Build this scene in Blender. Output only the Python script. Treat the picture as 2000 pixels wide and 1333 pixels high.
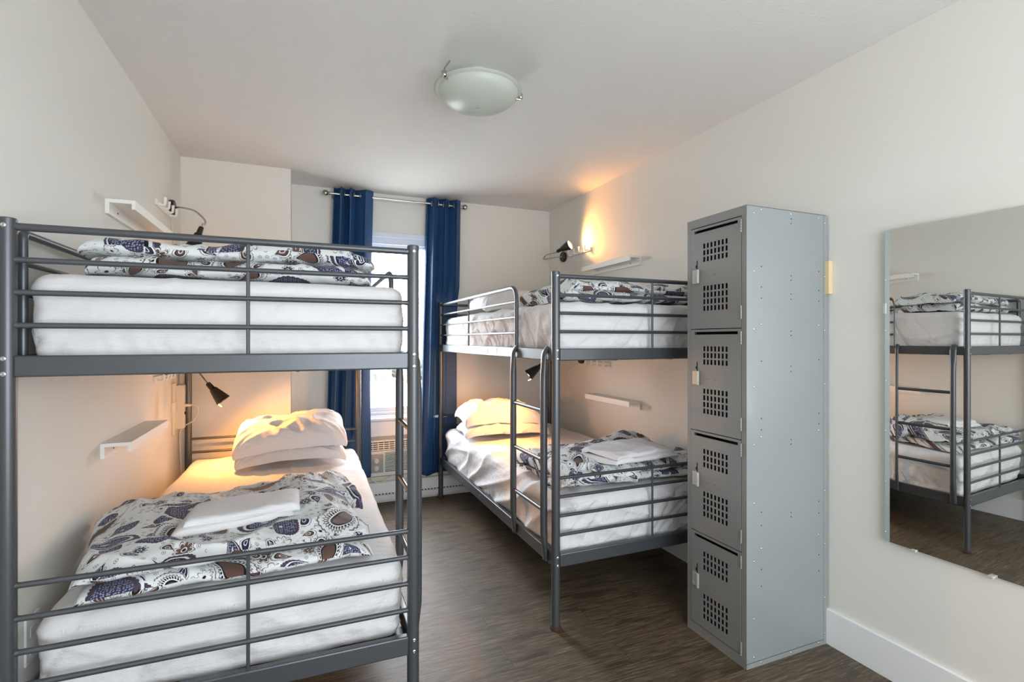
import bpy, math, random
from mathutils import Vector, Matrix, noise, Euler
PI = math.pi
sc = bpy.context.scene
for o in list(bpy.data.objects):
    bpy.data.objects.remove(o)
COL = sc.collection

# ------------------------------------------------------------------ camera
YAW = math.atan(410 / 988)
cam_d = bpy.data.cameras.new('camera'); cam = bpy.data.objects.new('camera', cam_d); COL.objects.link(cam)
cam_d.sensor_width = 36; cam_d.sensor_fit = 'HORIZONTAL'; cam_d.lens = 988 / 2000 * 36
cam_d.shift_y = -0.00125; cam_d.clip_start = .02
cam.location = (0, 0, 1.286); cam.rotation_euler = (PI / 2, 0, -YAW)
sc.camera = cam

# ------------------------------------------------------------------ world, lights, exposure
world = bpy.data.worlds.new('daylight'); sc.world = world; world.use_nodes = True
wn = world.node_tree.nodes; wl = world.node_tree.links
wn['Background'].inputs[0].default_value = (0.86, 0.93, 1.0, 1); wn['Background'].inputs[1].default_value = 17.0

def area(name, loc, target, size, energy, color, sy=None):
    d = bpy.data.lights.new(name, 'AREA'); d.energy = energy; d.color = color; d.size = size
    if sy: d.shape = 'RECTANGLE'; d.size_y = sy
    o = bpy.data.objects.new(name, d); COL.objects.link(o); o.location = loc
    o.rotation_euler = (Vector(target) - Vector(loc)).to_track_quat('-Z', 'Y').to_euler()
    return o
# soft area fill added behind the camera, standing in for a bounced flash
area('added_bounce_fill', (0.95, -1.20, 1.30), (0.75, 2.6, 2.15), 2.1, 42, (0.92, 0.985, 1.06), 1.7)
# sampling portal in the window opening: emits nothing itself, only guides the sky light
po = area('window_portal', (0.71, 4.20, 1.33), (0.71, 2.0, 1.33), 0.7, 1, (1, 1, 1), 1.55); po.data.cycles.is_portal = True

sc.view_settings.view_transform = 'Standard'; sc.view_settings.look = 'None'
sc.view_settings.exposure = 0.95; sc.view_settings.gamma = 1; sc.view_settings.use_curve_mapping = False
sc.cycles.max_bounces = 10; sc.cycles.diffuse_bounces = 6; sc.cycles.glossy_bounces = 5
sc.cycles.transparent_max_bounces = 10; sc.cycles.sample_clamp_indirect = 4
sc.cycles.use_denoising = True

# ------------------------------------------------------------------ node helpers
def lin(c):
    return tuple(((v / 255) / 12.92 if v / 255 <= .04045 else ((v / 255 + .055) / 1.055) ** 2.4) for v in c) + (1,)

class NG:
    """small helper to write node maths"""
    def __init__(s, name):
        s.m = bpy.data.materials.new(name); s.m.use_nodes = True
        s.t = s.m.node_tree; s.N = s.t.nodes; s.L = s.t.links
        s.b = s.N['Principled BSDF']
    def node(s, kind, **kw):
        n = s.N.new(kind)
        for k, v in kw.items(): setattr(n, k, v)
        return n
    def put(s, sock, v):
        if hasattr(v, 'is_output') or isinstance(v, bpy.types.NodeSocket): s.L.new(v, sock)
        else: sock.default_value = v
    def ma(s, op, a, b=0.0, c=0.0, clamp=False):
        n = s.node('ShaderNodeMath', operation=op, use_clamp=clamp)
        s.put(n.inputs[0], a); s.put(n.inputs[1], b); s.put(n.inputs[2], c)
        return n.outputs[0]
    def add(s, a, b): return s.ma('ADD', a, b)
    def sub(s, a, b): return s.ma('SUBTRACT', a, b)
    def mul(s, a, b): return s.ma('MULTIPLY', a, b)
    def lt(s, a, b): return s.ma('LESS_THAN', a, b)
    def gt(s, a, b): return s.ma('GREATER_THAN', a, b)
    def band(s, v, lo, hi): return s.mul(s.gt(v, lo), s.lt(v, hi))
    def mix(s, f, a, b):
        n = s.node('ShaderNodeMix', data_type='RGBA'); s.put(n.inputs[0], f); s.put(n.inputs[6], a); s.put(n.inputs[7], b)
        return n.outputs[2]
    def vm(s, op, a, b=(0, 0, 0), sc_=None):
        n = s.node('ShaderNodeVectorMath', operation=op); s.put(n.inputs[0], a); s.put(n.inputs[1], b)
        if sc_ is not None: s.put(n.inputs['Scale'], sc_)
        return n.outputs[0]
    def mapping(s, vec, scale=(1, 1, 1), rot=(0, 0, 0), loc=(0, 0, 0)):
        n = s.node('ShaderNodeMapping'); s.put(n.inputs[0], vec)
        n.inputs['Scale'].default_value = scale; n.inputs['Rotation'].default_value = rot; n.inputs['Location'].default_value = loc
        return n.outputs[0]
    def noise(s, vec, scale, detail=3, rough=.5, out=0):
        n = s.node('ShaderNodeTexNoise'); s.put(n.inputs['Vector'], vec)
        n.inputs['Scale'].default_value = scale; n.inputs['Detail'].default_value = detail; n.inputs['Roughness'].default_value = rough
        return n.outputs[out]
    def bump(s, h, strength=.2, dist=.01):
        n = s.node('ShaderNodeBump'); n.inputs['Strength'].default_value = strength; n.inputs['Distance'].default_value = dist
        s.put(n.inputs['Height'], h); s.L.new(n.outputs[0], s.b.inputs['Normal'])
    def objc(s): return s.node('ShaderNodeTexCoord').outputs['Object']
    def uv(s): return s.node('ShaderNodeTexCoord').outputs['UV']
    def ramp(s, f, stops):
        n = s.node('ShaderNodeValToRGB'); s.put(n.inputs[0], f); e = n.color_ramp.elements
        while len(e) < len(stops): e.new(.5)
        for k, (p, c) in enumerate(stops): e[k].position = p; e[k].color = c
        return n.outputs[0]

def pm(name, rgb, rough=.5, metal=0.0, bump=None, vary=0.0, sheen=0.0, spec=.5, coat=0.0):
    g = NG(name); b = g.b
    b.inputs['Roughness'].default_value = rough; b.inputs['Metallic'].default_value = metal
    b.inputs['Specular IOR Level'].default_value = spec
    b.inputs['Sheen Weight'].default_value = sheen; b.inputs['Coat Weight'].default_value = coat
    c = lin(rgb)
    n = g.noise(g.objc(), 3.0, 3)
    dark = tuple(v * (1 - vary) for v in c[:3]) + (1,)
    g.L.new(g.ramp(n, [(.3, dark), (.7, c)]), b.inputs['Base Color'])
    if bump:
        g.bump(g.noise(g.objc(), bump[0], 4), bump[1], bump[2] if len(bump) > 2 else .002)
    return g.m

M = {}
M['wall'] = pm('painted_wall', (222, 220, 213), .75, bump=(160, .12, .002), vary=.012, spec=.3)
M['ceiling'] = pm('stippled_ceiling', (219, 217, 214), .9, bump=(130, .55, .004), vary=.02, spec=.2)
M['trim'] = pm('white_trim_paint', (232, 232, 232), .45, vary=.01)
M['steel'] = pm('grey_powder_coated_steel', (90, 93, 97), .36, .55, bump=(700, .05, .0005), vary=.04)
M['chrome'] = pm('brushed_nickel', (190, 186, 180), .22, 1.0, vary=.03)
M['zinc'] = pm('zinc_bolt', (205, 208, 212), .25, 1.0, vary=.1)
M['locker_body'] = pm('grey_locker_enamel', (146, 152, 153), .42, .15, bump=(9, .10, .004), vary=.05, coat=.15)
M['locker_face'] = pm('grey_locker_door_enamel', (134, 134, 132), .45, .1, bump=(9, .05, .003), vary=.04)
M['black'] = pm('black_lacquer', (26, 23, 22), .35, vary=.2)
M['dark'] = pm('dark_gap', (14, 14, 15), .8, vary=.1)  # near-black for painted shade in openings, also screws and a switch
M['rust'] = pm('brown_felt_ring', (70, 42, 32), .9, vary=.3)
M['ledge'] = pm('white_ledge_lacquer', (236, 234, 228), .5, vary=.01)
M['plastic'] = pm('ivory_plastic', (226, 218, 200), .45, vary=.02)
M['clearp'] = pm('clear_grey_plastic', (196, 198, 190), .25, .2, vary=.15)
M['vinyl'] = pm('white_vinyl_frame', (214, 222, 232), .4, vary=.01)
M['ac'] = pm('off_white_appliance_plastic', (218, 218, 212), .5, vary=.03)
M['acgrey'] = pm('grey_appliance_panel', (160, 158, 152), .5, vary=.03)
M['pine'] = pm('pale_pine', (226, 200, 160), .6, vary=.1)
M['sticker'] = pm('pale_sticker', (176, 176, 172), .5, vary=.2)
M['hedge'] = pm('hedge_foliage', (52, 57, 50), .9, vary=.5)
M['ground'] = pm('pale_concrete_yard', (160, 160, 154), .9, vary=.1)

# white bedding cotton
def cotton(name, rgb, stitch=False):
    g = NG(name); b = g.b
    b.inputs['Roughness'].default_value = .85; b.inputs['Sheen Weight'].default_value = .15; b.inputs['Specular IOR Level'].default_value = .2
    o = g.objc()
    b.inputs['Base Color'].default_value = lin(rgb)
    h = g.add(g.mul(g.noise(g.mapping(o, (1, 2.2, 3)), 14, 5, .6), 1.0), g.mul(g.noise(o, 420, 2), .08))
    g.bump(h, .65, .008)
    return g.m
M['sheet'] = cotton('white_cotton_sheet', (221, 220, 221))
M['pillow'] = cotton('white_pillow_cotton', (219, 217, 217))

# navy curtain
g = NG('navy_blue_curtain_cloth')
g.b.inputs['Base Color'].default_value = lin((27, 67, 110)); g.b.inputs['Roughness'].default_value = .55
g.b.inputs['Sheen Weight'].default_value = .08; g.b.inputs['Sheen Tint'].default_value = lin((90, 150, 210))
g.bump(g.noise(g.mapping(g.objc(), (300, 300, 60)), 3, 3), .15, .001)
M['curtain'] = g.m

# floor planks
g = NG('brown_grey_vinyl_planks')
o = g.objc()
br = g.node('ShaderNodeTexBrick'); g.put(br.inputs['Vector'], o)
br.inputs['Scale'].default_value = 1.0; br.inputs['Brick Width'].default_value = 1.22; br.inputs['Row Height'].default_value = .152
br.inputs['Mortar Size'].default_value = .0012; br.inputs['Mortar Smooth'].default_value = .3; br.offset = .37
br.inputs['Color1'].default_value = (.25, .25, .25, 1); br.inputs['Color2'].default_value = (.75, .75, .75, 1); br.inputs['Mortar'].default_value = (0, 0, 0, 1)
pl = br.outputs['Color']
sh = g.vm('MULTIPLY', pl, (7.0, 3.0, 0))
v = g.vm('ADD', o, sh)
warp = g.vm('ADD', v, g.vm('SCALE', g.noise(g.mapping(v, (1.5, 7, 1)), 2.0, 2, out=1), sc_=.035))
grain = g.noise(g.mapping(warp, (2.2, 44, 1)), 2.6, 9, .72)
fine = g.noise(g.mapping(v, (7, 160, 1)), 2, 4, .6)
knot = g.noise(g.mapping(v, (1.6, 7, 1)), 2.3, 3, .5)
c = g.ramp(grain, [(.30, lin((44, 35, 25))), (.45, lin((84, 71, 55))), (.55, lin((105, 91, 72))), (.70, lin((140, 125, 103)))])
c = g.mix(g.mul(g.ramp(knot, [(.56, (0, 0, 0, 1)), (.68, (1, 1, 1, 1))]), .7), c, lin((52, 43, 34)))
crack = g.noise(g.mapping(v, (1.1, 52, 1)), 3.1, 3, .5)
c = g.mix(g.mul(g.ramp(crack, [(.62, (0, 0, 0, 1)), (.66, (1, 1, 1, 1))]), .75), c, lin((44, 35, 27)))
c = g.mix(g.mul(g.ramp(fine, [(.50, (0, 0, 0, 1)), (.64, (1, 1, 1, 1))]), .6), c, lin((54, 46, 38)))
tone = g.node('ShaderNodeHueSaturation'); g.put(tone.inputs['Color'], c)
sp = g.node('ShaderNodeSeparateColor'); g.put(sp.inputs[0], pl)
g.put(tone.inputs['Value'], g.add(.86, g.mul(sp.outputs[0], .24)))
c = g.mix(br.outputs['Fac'], tone.outputs[0], lin((52, 44, 36)))
g.L.new(c, g.b.inputs['Base Color'])
g.put(g.b.inputs['Roughness'], g.add(.36, g.mul(fine, .25)))
g.bump(g.add(g.mul(grain, 1.0), g.mul(fine, .7)), .45, .002)
M['floor'] = g.m

# paisley duvet cover, all drawn with maths on the cloth's own coordinates (metres)
def paisley():
    g = NG('paisley_duvet_cotton')
    uv = g.uv()
    W_ = lin((222, 226, 226)); NAVY = lin((50, 53, 78)); BLK = lin((28, 24, 32)); BRN = lin((100, 76, 66)); GRY = lin((120, 112, 116)); WHT = lin((214, 216, 222)); LAV = lin((138, 140, 162))
    uvd = g.vm('ADD', uv, g.vm('SCALE', g.vm('SUBTRACT', g.noise(uv, 7, 1, out=1), (.5, .5, .5)), sc_=.045))
    def cell(vec, scale, rnd):
        n = g.node('ShaderNodeTexVoronoi', voronoi_dimensions='2D'); g.put(n.inputs['Vector'], vec)
        n.inputs['Scale'].default_value = scale; n.inputs['Randomness'].default_value = rnd
        s_ = g.node('ShaderNodeSeparateColor'); g.put(s_.inputs[0], n.outputs['Color'])
        return n.outputs['Position'], s_.outputs, n.outputs['Distance']
    def sep(vec):
        n = g.node('ShaderNodeSeparateXYZ'); g.put(n.inputs[0], vec); return n.outputs
    # background line art
    col = W_
    sm_p, sm_c, sm_d = cell(uv, 46, .6)
    dl = sep(g.vm('SUBTRACT', uv, sm_p)); rr = g.ma('SQRT', g.add(g.mul(dl[0], dl[0]), g.mul(dl[1], dl[1])))
    col = g.mix(g.mul(g.band(rr, .0042, .0056), g.lt(sm_c[0], .55)), col, GRY)
    col = g.mix(g.mul(g.lt(rr, .0016), g.lt(sm_c[0], .55)), col, NAVY)
    # flowers
    for scale, rnd, R, thr, colr in ((12, .75, .019, .62, NAVY), (8.3, .8, .026, .45, BRN)):
        fp, fc, fd = cell(uvd, scale, rnd)
        d = sep(g.vm('SUBTRACT', uvd, fp)); r = g.ma('SQRT', g.add(g.mul(d[0], d[0]), g.mul(d[1], d[1])))
        th = g.ma('ARCTAN2', d[1], d[0])
        n_ = g.add(5, g.ma('FLOOR', g.mul(fc[2], 5)))
        pet = g.ma('ABSOLUTE', g.ma('SINE', g.mul(g.mul(th, n_), .5)))
        rq = g.ma('DIVIDE', r, g.mul(R, g.add(.62, g.mul(pet, .45))))
        on = g.lt(fc[0], thr)
        col = g.mix(g.mul(on, g.lt(rq, 1.0)), col, W_)
        col = g.mix(g.mul(on, g.band(rq, .86, 1.0)), col, GRY)
        solid = g.mul(on, g.gt(fc[1], .45))
        col = g.mix(g.mul(solid, g.lt(rq, .74)), col, colr)
        col = g.mix(g.mul(on, g.lt(r, R * .30)), col, WHT)
        col = g.mix(g.mul(on, g.lt(r, R * .19)), col, BLK)
    # the big and middle sized teardrops
    for scale, rnd, S, off in ((11.5, .45, .034, .38), (6.6, .4, .055, .17), (4.3, .35, .108, .0)):
        vec = g.mapping(uvd, loc=(off, off * .7, 0))
        p, cc, _ = cell(vec, scale, rnd)
        loc = g.vm('SUBTRACT', vec, p)
        rot = g.node('ShaderNodeVectorRotate', rotation_type='Z_AXIS'); g.put(rot.inputs['Vector'], loc)
        g.put(rot.inputs['Angle'], g.mul(cc[0], 2 * PI))
        q = sep(rot.outputs[0])
        size = g.mul(S, g.add(.72, g.mul(cc[1], .4)))
        x = g.ma('DIVIDE', q[0], size); y = g.ma('DIVIDE', q[1], size)
        sgn = g.sub(g.mul(g.gt(cc[2], .5), 2), 1)
        yb = g.add(y, .35)
        x = g.sub(x, g.mul(sgn, g.mul(g.mul(yb, g.ma('ABSOLUTE', yb)), .34)))
        # half-width shrinks towards the tip
        k = g.sub(.60, g.mul(g.ma('SMOOTH_MAX', g.add(y, .25), 0.0, .3), .50))
        k = g.ma('MAXIMUM', k, .06)
        xx = g.ma('DIVIDE', x, k)
        d = g.ma('SQRT', g.add(g.mul(xx, xx), g.mul(y, y)))
        th = g.ma('ARCTAN2', y, xx)
        big = S > .05
        scal = g.ma('ABSOLUTE', g.ma('SINE', g.mul(th, 17 if big else 9)))
        dd = g.sub(d, g.mul(scal, .05))
        col = g.mix(g.lt(d, 1.12 if big else 1.0), col, W_)
        if big:
            # chain of little rings outside, only for the brown kind
            kind = g.gt(cc[2], .62); nk = g.lt(cc[2], .62)
            col = g.mix(g.mul(kind, g.band(dd, 1.0, 1.07)), col, GRY)
            col = g.mix(g.mul(kind, g.band(g.add(d, g.mul(scal, .10)), .86, .93)), col, GRY)
            col = g.mix(g.mul(kind, g.mul(g.band(d, .66, .76), g.gt(scal, .55))), col, BLK)
            col = g.mix(g.mul(kind, g.lt(d, .60)), col, BLK)
            col = g.mix(g.mul(kind, g.lt(d, .50)), col, BRN)
            col = g.mix(g.mul(kind, g.band(g.noise(uv, 95, 1), .50, .54)), col, col)
            # navy kind
            dn = g.node('ShaderNodeTexVoronoi', voronoi_dimensions='2D'); g.put(dn.inputs['Vector'], uv); dn.inputs['Scale'].default_value = 150; dn.inputs['Randomness'].default_value = .55
            fillc = g.mix(g.lt(dn.outputs['Distance'], .34), NAVY, LAV)
            col = g.mix(g.mul(nk, g.lt(dd, .98)), col, lin((74, 62, 80)))
            ring = g.mul(g.lt(cc[2], .3), g.band(d, .70, .80))
            col = g.mix(g.mul(nk, g.lt(d, .84)), col, fillc)
            col = g.mix(g.mul(nk, ring), col, WHT)
            col = g.mix(g.mul(g.lt(cc[2], .3), g.band(d, .60, .70)), col, BLK)
            col = g.mix(g.mul(nk, g.lt(d, .12)), col, WHT)
        else:
            on = g.lt(cc[1], .72)
            fillm = g.mix(g.gt(cc[2], .55), NAVY, BRN)
            col = g.mix(g.mul(on, g.band(dd, .86, .96)), col, GRY)
            col = g.mix(g.mul(on, g.lt(d, .70)), col, BLK)
            col = g.mix(g.mul(on, g.lt(d, .58)), col, fillm)
            col = g.mix(g.mul(on, g.lt(g.ma('ABSOLUTE', g.sub(d, .28)), .05)), col, WHT)
    g.L.new(col, g.b.inputs['Base Color'])
    g.b.inputs['Roughness'].default_value = .85; g.b.inputs['Sheen Weight'].default_value = .1; g.b.inputs['Specular IOR Level'].default_value = .2
    g.bump(g.noise(g.mapping(uv, (1, 1.8, 1)), 16, 5, .6), .4, .01)
    return g.m
M['paisley'] = paisley()

# mirror, glass, frosted glass, bulbs
g = NG('silvered_mirror'); g.b.inputs['Metallic'].default_value = 1; g.b.inputs['Roughness'].default_value = .004; g.b.inputs['Base Color'].default_value = (.80, .815, .79, 1); M['mirror'] = g.m
g = NG('polished_glass_edge'); g.b.inputs['Base Color'].default_value = lin((176, 190, 184)); g.b.inputs['Roughness'].default_value = .15; M['medge'] = g.m
g = NG('window_glass')
tr = g.node('ShaderNodeBsdfTransparent'); gl = g.node('ShaderNodeBsdfGlossy'); gl.inputs['Roughness'].default_value = .02
mx = g.node('ShaderNodeMixShader'); mx.inputs[0].default_value = .06
g.L.new(tr.outputs[0], mx.inputs[1]); g.L.new(gl.outputs[0], mx.inputs[2]); g.L.new(mx.outputs[0], g.N['Material Output'].inputs[0]); M['glass'] = g.m
g = NG('frosted_glass_bowl'); g.b.inputs['Base Color'].default_value = lin((226, 230, 224)); g.b.inputs['Roughness'].default_value = .3
tl = g.node('ShaderNodeBsdfTranslucent'); tl.inputs[0].default_value = lin((222, 228, 218)); tp = g.node('ShaderNodeBsdfTransparent'); tp.inputs[0].default_value = (.9, .93, .9, 1)
m1 = g.node('ShaderNodeMixShader'); m1.inputs[0].default_value = .35; m2 = g.node('ShaderNodeMixShader'); m2.inputs[0].default_value = .22
g.L.new(g.b.outputs[0], m1.inputs[1]); g.L.new(tl.outputs[0], m1.inputs[2]); g.L.new(m1.outputs[0], m2.inputs[1]); g.L.new(tp.outputs[0], m2.inputs[2])
g.L.new(m2.outputs[0], g.N['Material Output'].inputs[0]); M['frost'] = g.m
g = NG('lit_warm_bulb'); g.b.inputs['Base Color'].default_value = (1, .8, .5, 1); g.b.inputs['Emission Color'].default_value = (1, .74, .42, 1); g.b.inputs['Emission Strength'].default_value = 14; M['bulb'] = g.m
M['bulb_off'] = pm('unlit_bulb', (245, 245, 240), .4)

# ------------------------------------------------------------------ mesh helpers
class MB:
    def __init__(s): s.v = []; s.f = []; s.mi = []; s.uv = None
    def addm(s, vs, fs, mi=0):
        n = len(s.v); s.v += [tuple(q) for q in vs]; s.f += [tuple(i + n for i in f) for f in fs]; s.mi += [mi] * len(fs); return s
    def box(s, x0, x1, y0, y1, z0, z1, mi=0):
        vs = [(x, y, z) for x in (x0, x1) for y in (y0, y1) for z in (z0, z1)]
        return s.addm(vs, [(0, 1, 3, 2), (4, 6, 7, 5), (0, 4, 5, 1), (2, 3, 7, 6), (0, 2, 6, 4), (1, 5, 7, 3)], mi)
    def tube(s, pts, r, seg=14, cap=True, mi=0, closed=False):
        pts = [Vector(p) for p in pts]; n = len(pts); rs = r if isinstance(r, (list, tuple)) else [r] * n
        up = None; rings = []
        for i in range(n):
            a = pts[max(i - 1, 0)]; b = pts[min(i + 1, n - 1)]
            if closed: a = pts[i - 1]; b = pts[(i + 1) % n]
            t = (b - a).normalized()
            if up is None:
                up = Vector((0, 0, 1)) if abs(t.z) < .9 else Vector((1, 0, 0))
            up = (up - t * up.dot(t)).normalized(); w = t.cross(up)
            rings.append([pts[i] + (up * math.cos(2 * PI * k / seg) + w * math.sin(2 * PI * k / seg)) * rs[i] for k in range(seg)])
        vs = [p for rg in rings for p in rg]; fs = []
        m = n if closed else n - 1
        for i in range(m):
            j = (i + 1) % n
            for k in range(seg):
                fs.append((i * seg + k, i * seg + (k + 1) % seg, j * seg + (k + 1) % seg, j * seg + k))
        if cap and not closed:
            fs.append(tuple(range(seg))[::-1]); fs.append(tuple(range((n - 1) * seg, n * seg)))
        return s.addm(vs, fs, mi)
    def lathe(s, prof, o, axis, seg=28, mi=0, cap=False):
        """prof: (radius, distance along axis)"""
        o = Vector(o); ax = Vector(axis).normalized(); u = ax.orthogonal().normalized(); w = ax.cross(u); vs = []; fs = []
        for r, h in prof:
            for k in range(seg):
                a = 2 * PI * k / seg; vs.append(o + ax * h + (u * math.cos(a) + w * math.sin(a)) * r)
        for i in range(len(prof) - 1):
            for k in range(seg):
                fs.append((i * seg + k, i * seg + (k + 1) % seg, (i + 1) * seg + (k + 1) % seg, (i + 1) * seg + k))
        if cap:
            fs.append(tuple(range(seg))[::-1]); fs.append(tuple(range((len(prof) - 1) * seg, len(prof) * seg)))
        return s.addm(vs, fs, mi)
    def prism(s, poly, a, b, axis='y', mi=0):
        """poly in the plane across the axis, extruded from a to b"""
        n = len(poly)
        def P(q, t):
            return (q[0], t, q[1]) if axis == 'y' else ((t, q[0], q[1]) if axis == 'x' else (q[0], q[1], t))
        vs = [P(q, a) for q in poly] + [P(q, b) for q in poly]
        fs = [tuple(range(n))[::-1], tuple(range(n, 2 * n))] + [(i, (i + 1) % n, n + (i + 1) % n, n + i) for i in range(n)]
        return s.addm(vs, fs, mi)
    def build(s, name, mat, parent=None, smooth=True, bevel=0, origin=None, seg=2, angle=35):
        org = Vector(origin) if origin is not None else Vector((0, 0, 0))
        me = bpy.data.meshes.new(name)
        me.from_pydata([tuple(Vector(q) - org) for q in s.v], [], s.f)
        mats = mat if isinstance(mat, (list, tuple)) else [mat]
        for m in mats: me.materials.append(m)
        for p, i in zip(me.polygons, s.mi): p.material_index = i
        if s.uv is not None:
            ul = me.uv_layers.new(name='UVMap')
            for l in me.loops: ul.data[l.index].uv = s.uv[l.vertex_index]
        import bmesh
        bm = bmesh.new(); bm.from_mesh(me); bmesh.ops.recalc_face_normals(bm, faces=bm.faces)
        if smooth:
            lim = math.radians(angle)
            for e in bm.edges:
                if len(e.link_faces) == 2 and e.calc_face_angle(0) > lim: e.smooth = False
            for f in bm.faces: f.smooth = True
        bm.to_mesh(me); bm.free()
        ob = bpy.data.objects.new(name, me); COL.objects.link(ob)
        if parent is not None: ob.parent = parent
        elif origin is not None: ob.location = org
        if bevel:
            md = ob.modifiers.new('bevel', 'BEVEL'); md.width = bevel; md.segments = seg; md.limit_method = 'ANGLE'; md.angle_limit = math.radians(40)
        return ob

def fillet(pts, r, n=6):
    pts = [Vector(p) for p in pts]; out = [pts[0]]
    for i in range(1, len(pts) - 1):
        a = (pts[i - 1] - pts[i]); b = (pts[i + 1] - pts[i]); d = min(r, a.length * .49, b.length * .49)
        A = pts[i] + a.normalized() * d; B = pts[i] + b.normalized() * d
        for k in range(n + 1):
            t = k / n; out.append((1 - t) ** 2 * A + 2 * t * (1 - t) * pts[i] + t * t * B)
    out.append(pts[-1]); return out

def catmull(pts, n=8):
    pts = [Vector(p) for p in pts]; P = [pts[0]] + pts + [pts[-1]]; out = []
    for i in range(1, len(P) - 2):
        for k in range(n):
            t = k / n; a, b, c, d = P[i - 1], P[i], P[i + 1], P[i + 2]
            out.append(.5 * (2 * b + (c - a) * t + (2 * a - 5 * b + 4 * c - d) * t * t + (3 * b - a - 3 * c + d) * t ** 3))
    out.append(P[-2]); return out

def thing(name, label, cat, loc=(0, 0, 0), rz=0, group=None):
    o = bpy.data.objects.new(name, None); COL.objects.link(o); o.location = loc; o.rotation_euler = (0, 0, rz)
    o.empty_display_size = .05
    return tag(o, label, cat, group)
def tag(o, label, cat, group=None):
    o['label'] = label; o['category'] = cat
    if group: o['group'] = group
    return o
def struct(o): o['kind'] = 'structure'; return o
def box(name, a, mat, parent=None, bevel=.0, origin=None):
    return MB().box(*a).build(name, mat, parent, bevel=bevel, origin=origin)

# ------------------------------------------------------------------ the room
XL, XR, YB, YF, ZC = -.705, 2.061, 4.085, -1.75, 2.44
COLX, COLY = -.071, 3.735
struct(box('floor', (XL - .1, XR + .1, YF - .1, YB + .2, -.08, 0), M['floor']))
struct(box('ceiling', (XL - .1, XR + .1, YF - .1, YB + .2, ZC, ZC + .08), M['ceiling']))
struct(box('wall_left', (XL - .1, XL, YF - .1, YB + .1, 0, ZC), M['wall']))
struct(box('wall_right', (XR, XR + .1, YF - .1, YB + .1, 0, ZC), M['wall']))
struct(box('wall_front', (XL, XR, YF - .1, YF, 0, ZC), M['wall']))
struct(box('wall_back_boxing', (XL, COLX, COLY, YB, 0, ZC), M['wall']))
WX0, WX1, WZ0, WZ1 = .36, 1.06, .555, 2.105
wb = MB()
wb.box(COLX, WX0, YB, YB + .14, 0, ZC); wb.box(WX1, XR, YB, YB + .14, 0, ZC)
wb.box(WX0, WX1, YB, YB + .14, WZ1, ZC); wb.box(WX0, WX1, YB, YB + .14, 0, WZ0)
struct(wb.build('wall_back', M['wall'], smooth=False))
for nm, a in (('baseboard_right', (XR - .014, XR, YF, YB, 0, .148)), ('baseboard_left', (XL, XL + .014, YF, COLY, 0, .148)),
              ('baseboard_front', (XL + .014, XR - .014, YF, YF + .014, 0, .148)), ('baseboard_boxing', (XL + .014, COLX + .014, COLY - .014, COLY, 0, .148))):
    struct(box(nm, a, M['trim'], bevel=.002))
# window: outer frame, sash, glass, sill
wf = MB()
y0, y1 = YB - .018, YB + .075
wf.box(WX0 - .035, WX1 + .035, YB - .018, YB, WZ1 - .01, WZ1 + .03)      # head casing
wf.box(WX0, WX1, y0 + .018, y1, WZ1 - .062, WZ1); wf.box(WX0, WX1, y0 + .018, y1, WZ0, WZ0 + .135)
wf.box(WX0, WX0 + .05, y0 + .018, y1, WZ0, WZ1); wf.box(WX1 - .05, WX1, y0 + .018, y1, WZ0, WZ1)
win = struct(wf.build('window_1', M['vinyl'], bevel=.003))
sa = MB(); zs0, zs1 = WZ0 + .135, WZ1 - .062
sa.box(WX0 + .05, WX1 - .05, YB + .02, YB + .06, zs0, zs0 + .06); sa.box(WX0 + .05, WX1 - .05, YB + .02, YB + .06, zs1 - .02, zs1)
sa.box(WX0 + .05, WX0 + .08, YB + .02, YB + .06, zs0, zs1); sa.box(WX1 - .08, WX1 - .05, YB + .02, YB + .06, zs0, zs1)
sa.box(WX0 + .05, WX1 - .05, YB + .008, YB + .02, zs0 + .015, zs0 + .025)
sa.build('window_sash', M['vinyl'], win, bevel=.002)
box('glass_pane', (WX0 + .08, WX1 - .08, YB + .038, YB + .042, zs0 + .06, zs1 - .02), M['glass'], win)
box('window_sill', (WX0 - .04, WX1 + .04, YB - .055, YB + .01, WZ0 + .098, WZ0 + .118), M['vinyl'], win, bevel=.004)
box('window_apron', (WX0 - .02, WX1 + .02, YB - .016, YB, WZ0 - .03, WZ0 + .098), M['vinyl'], win, bevel=.002)
# outside
struct(box('ground', (-60, 120, 4.6, 200, -4.0, -3.8), M['ground']))
hb = MB(); random.seed(4)
for k in range(260):
    cx, cy, cz = random.uniform(4, 24), random.uniform(59, 61), random.uniform(-3.2, -1.6)
    r = random.uniform(.35, .8)
    hb.lathe([(r * math.sin(a) * random.uniform(.75, 1.15), -r * math.cos(a)) for a in [PI * j / 6 for j in range(7)]], (cx, cy, cz), (random.uniform(-.4, .4), random.uniform(-.4, .4), 1), 9)
tag(hb.build('hedge', M['hedge']), 'greyish green hedge beyond the window glass', 'hedge')

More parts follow.
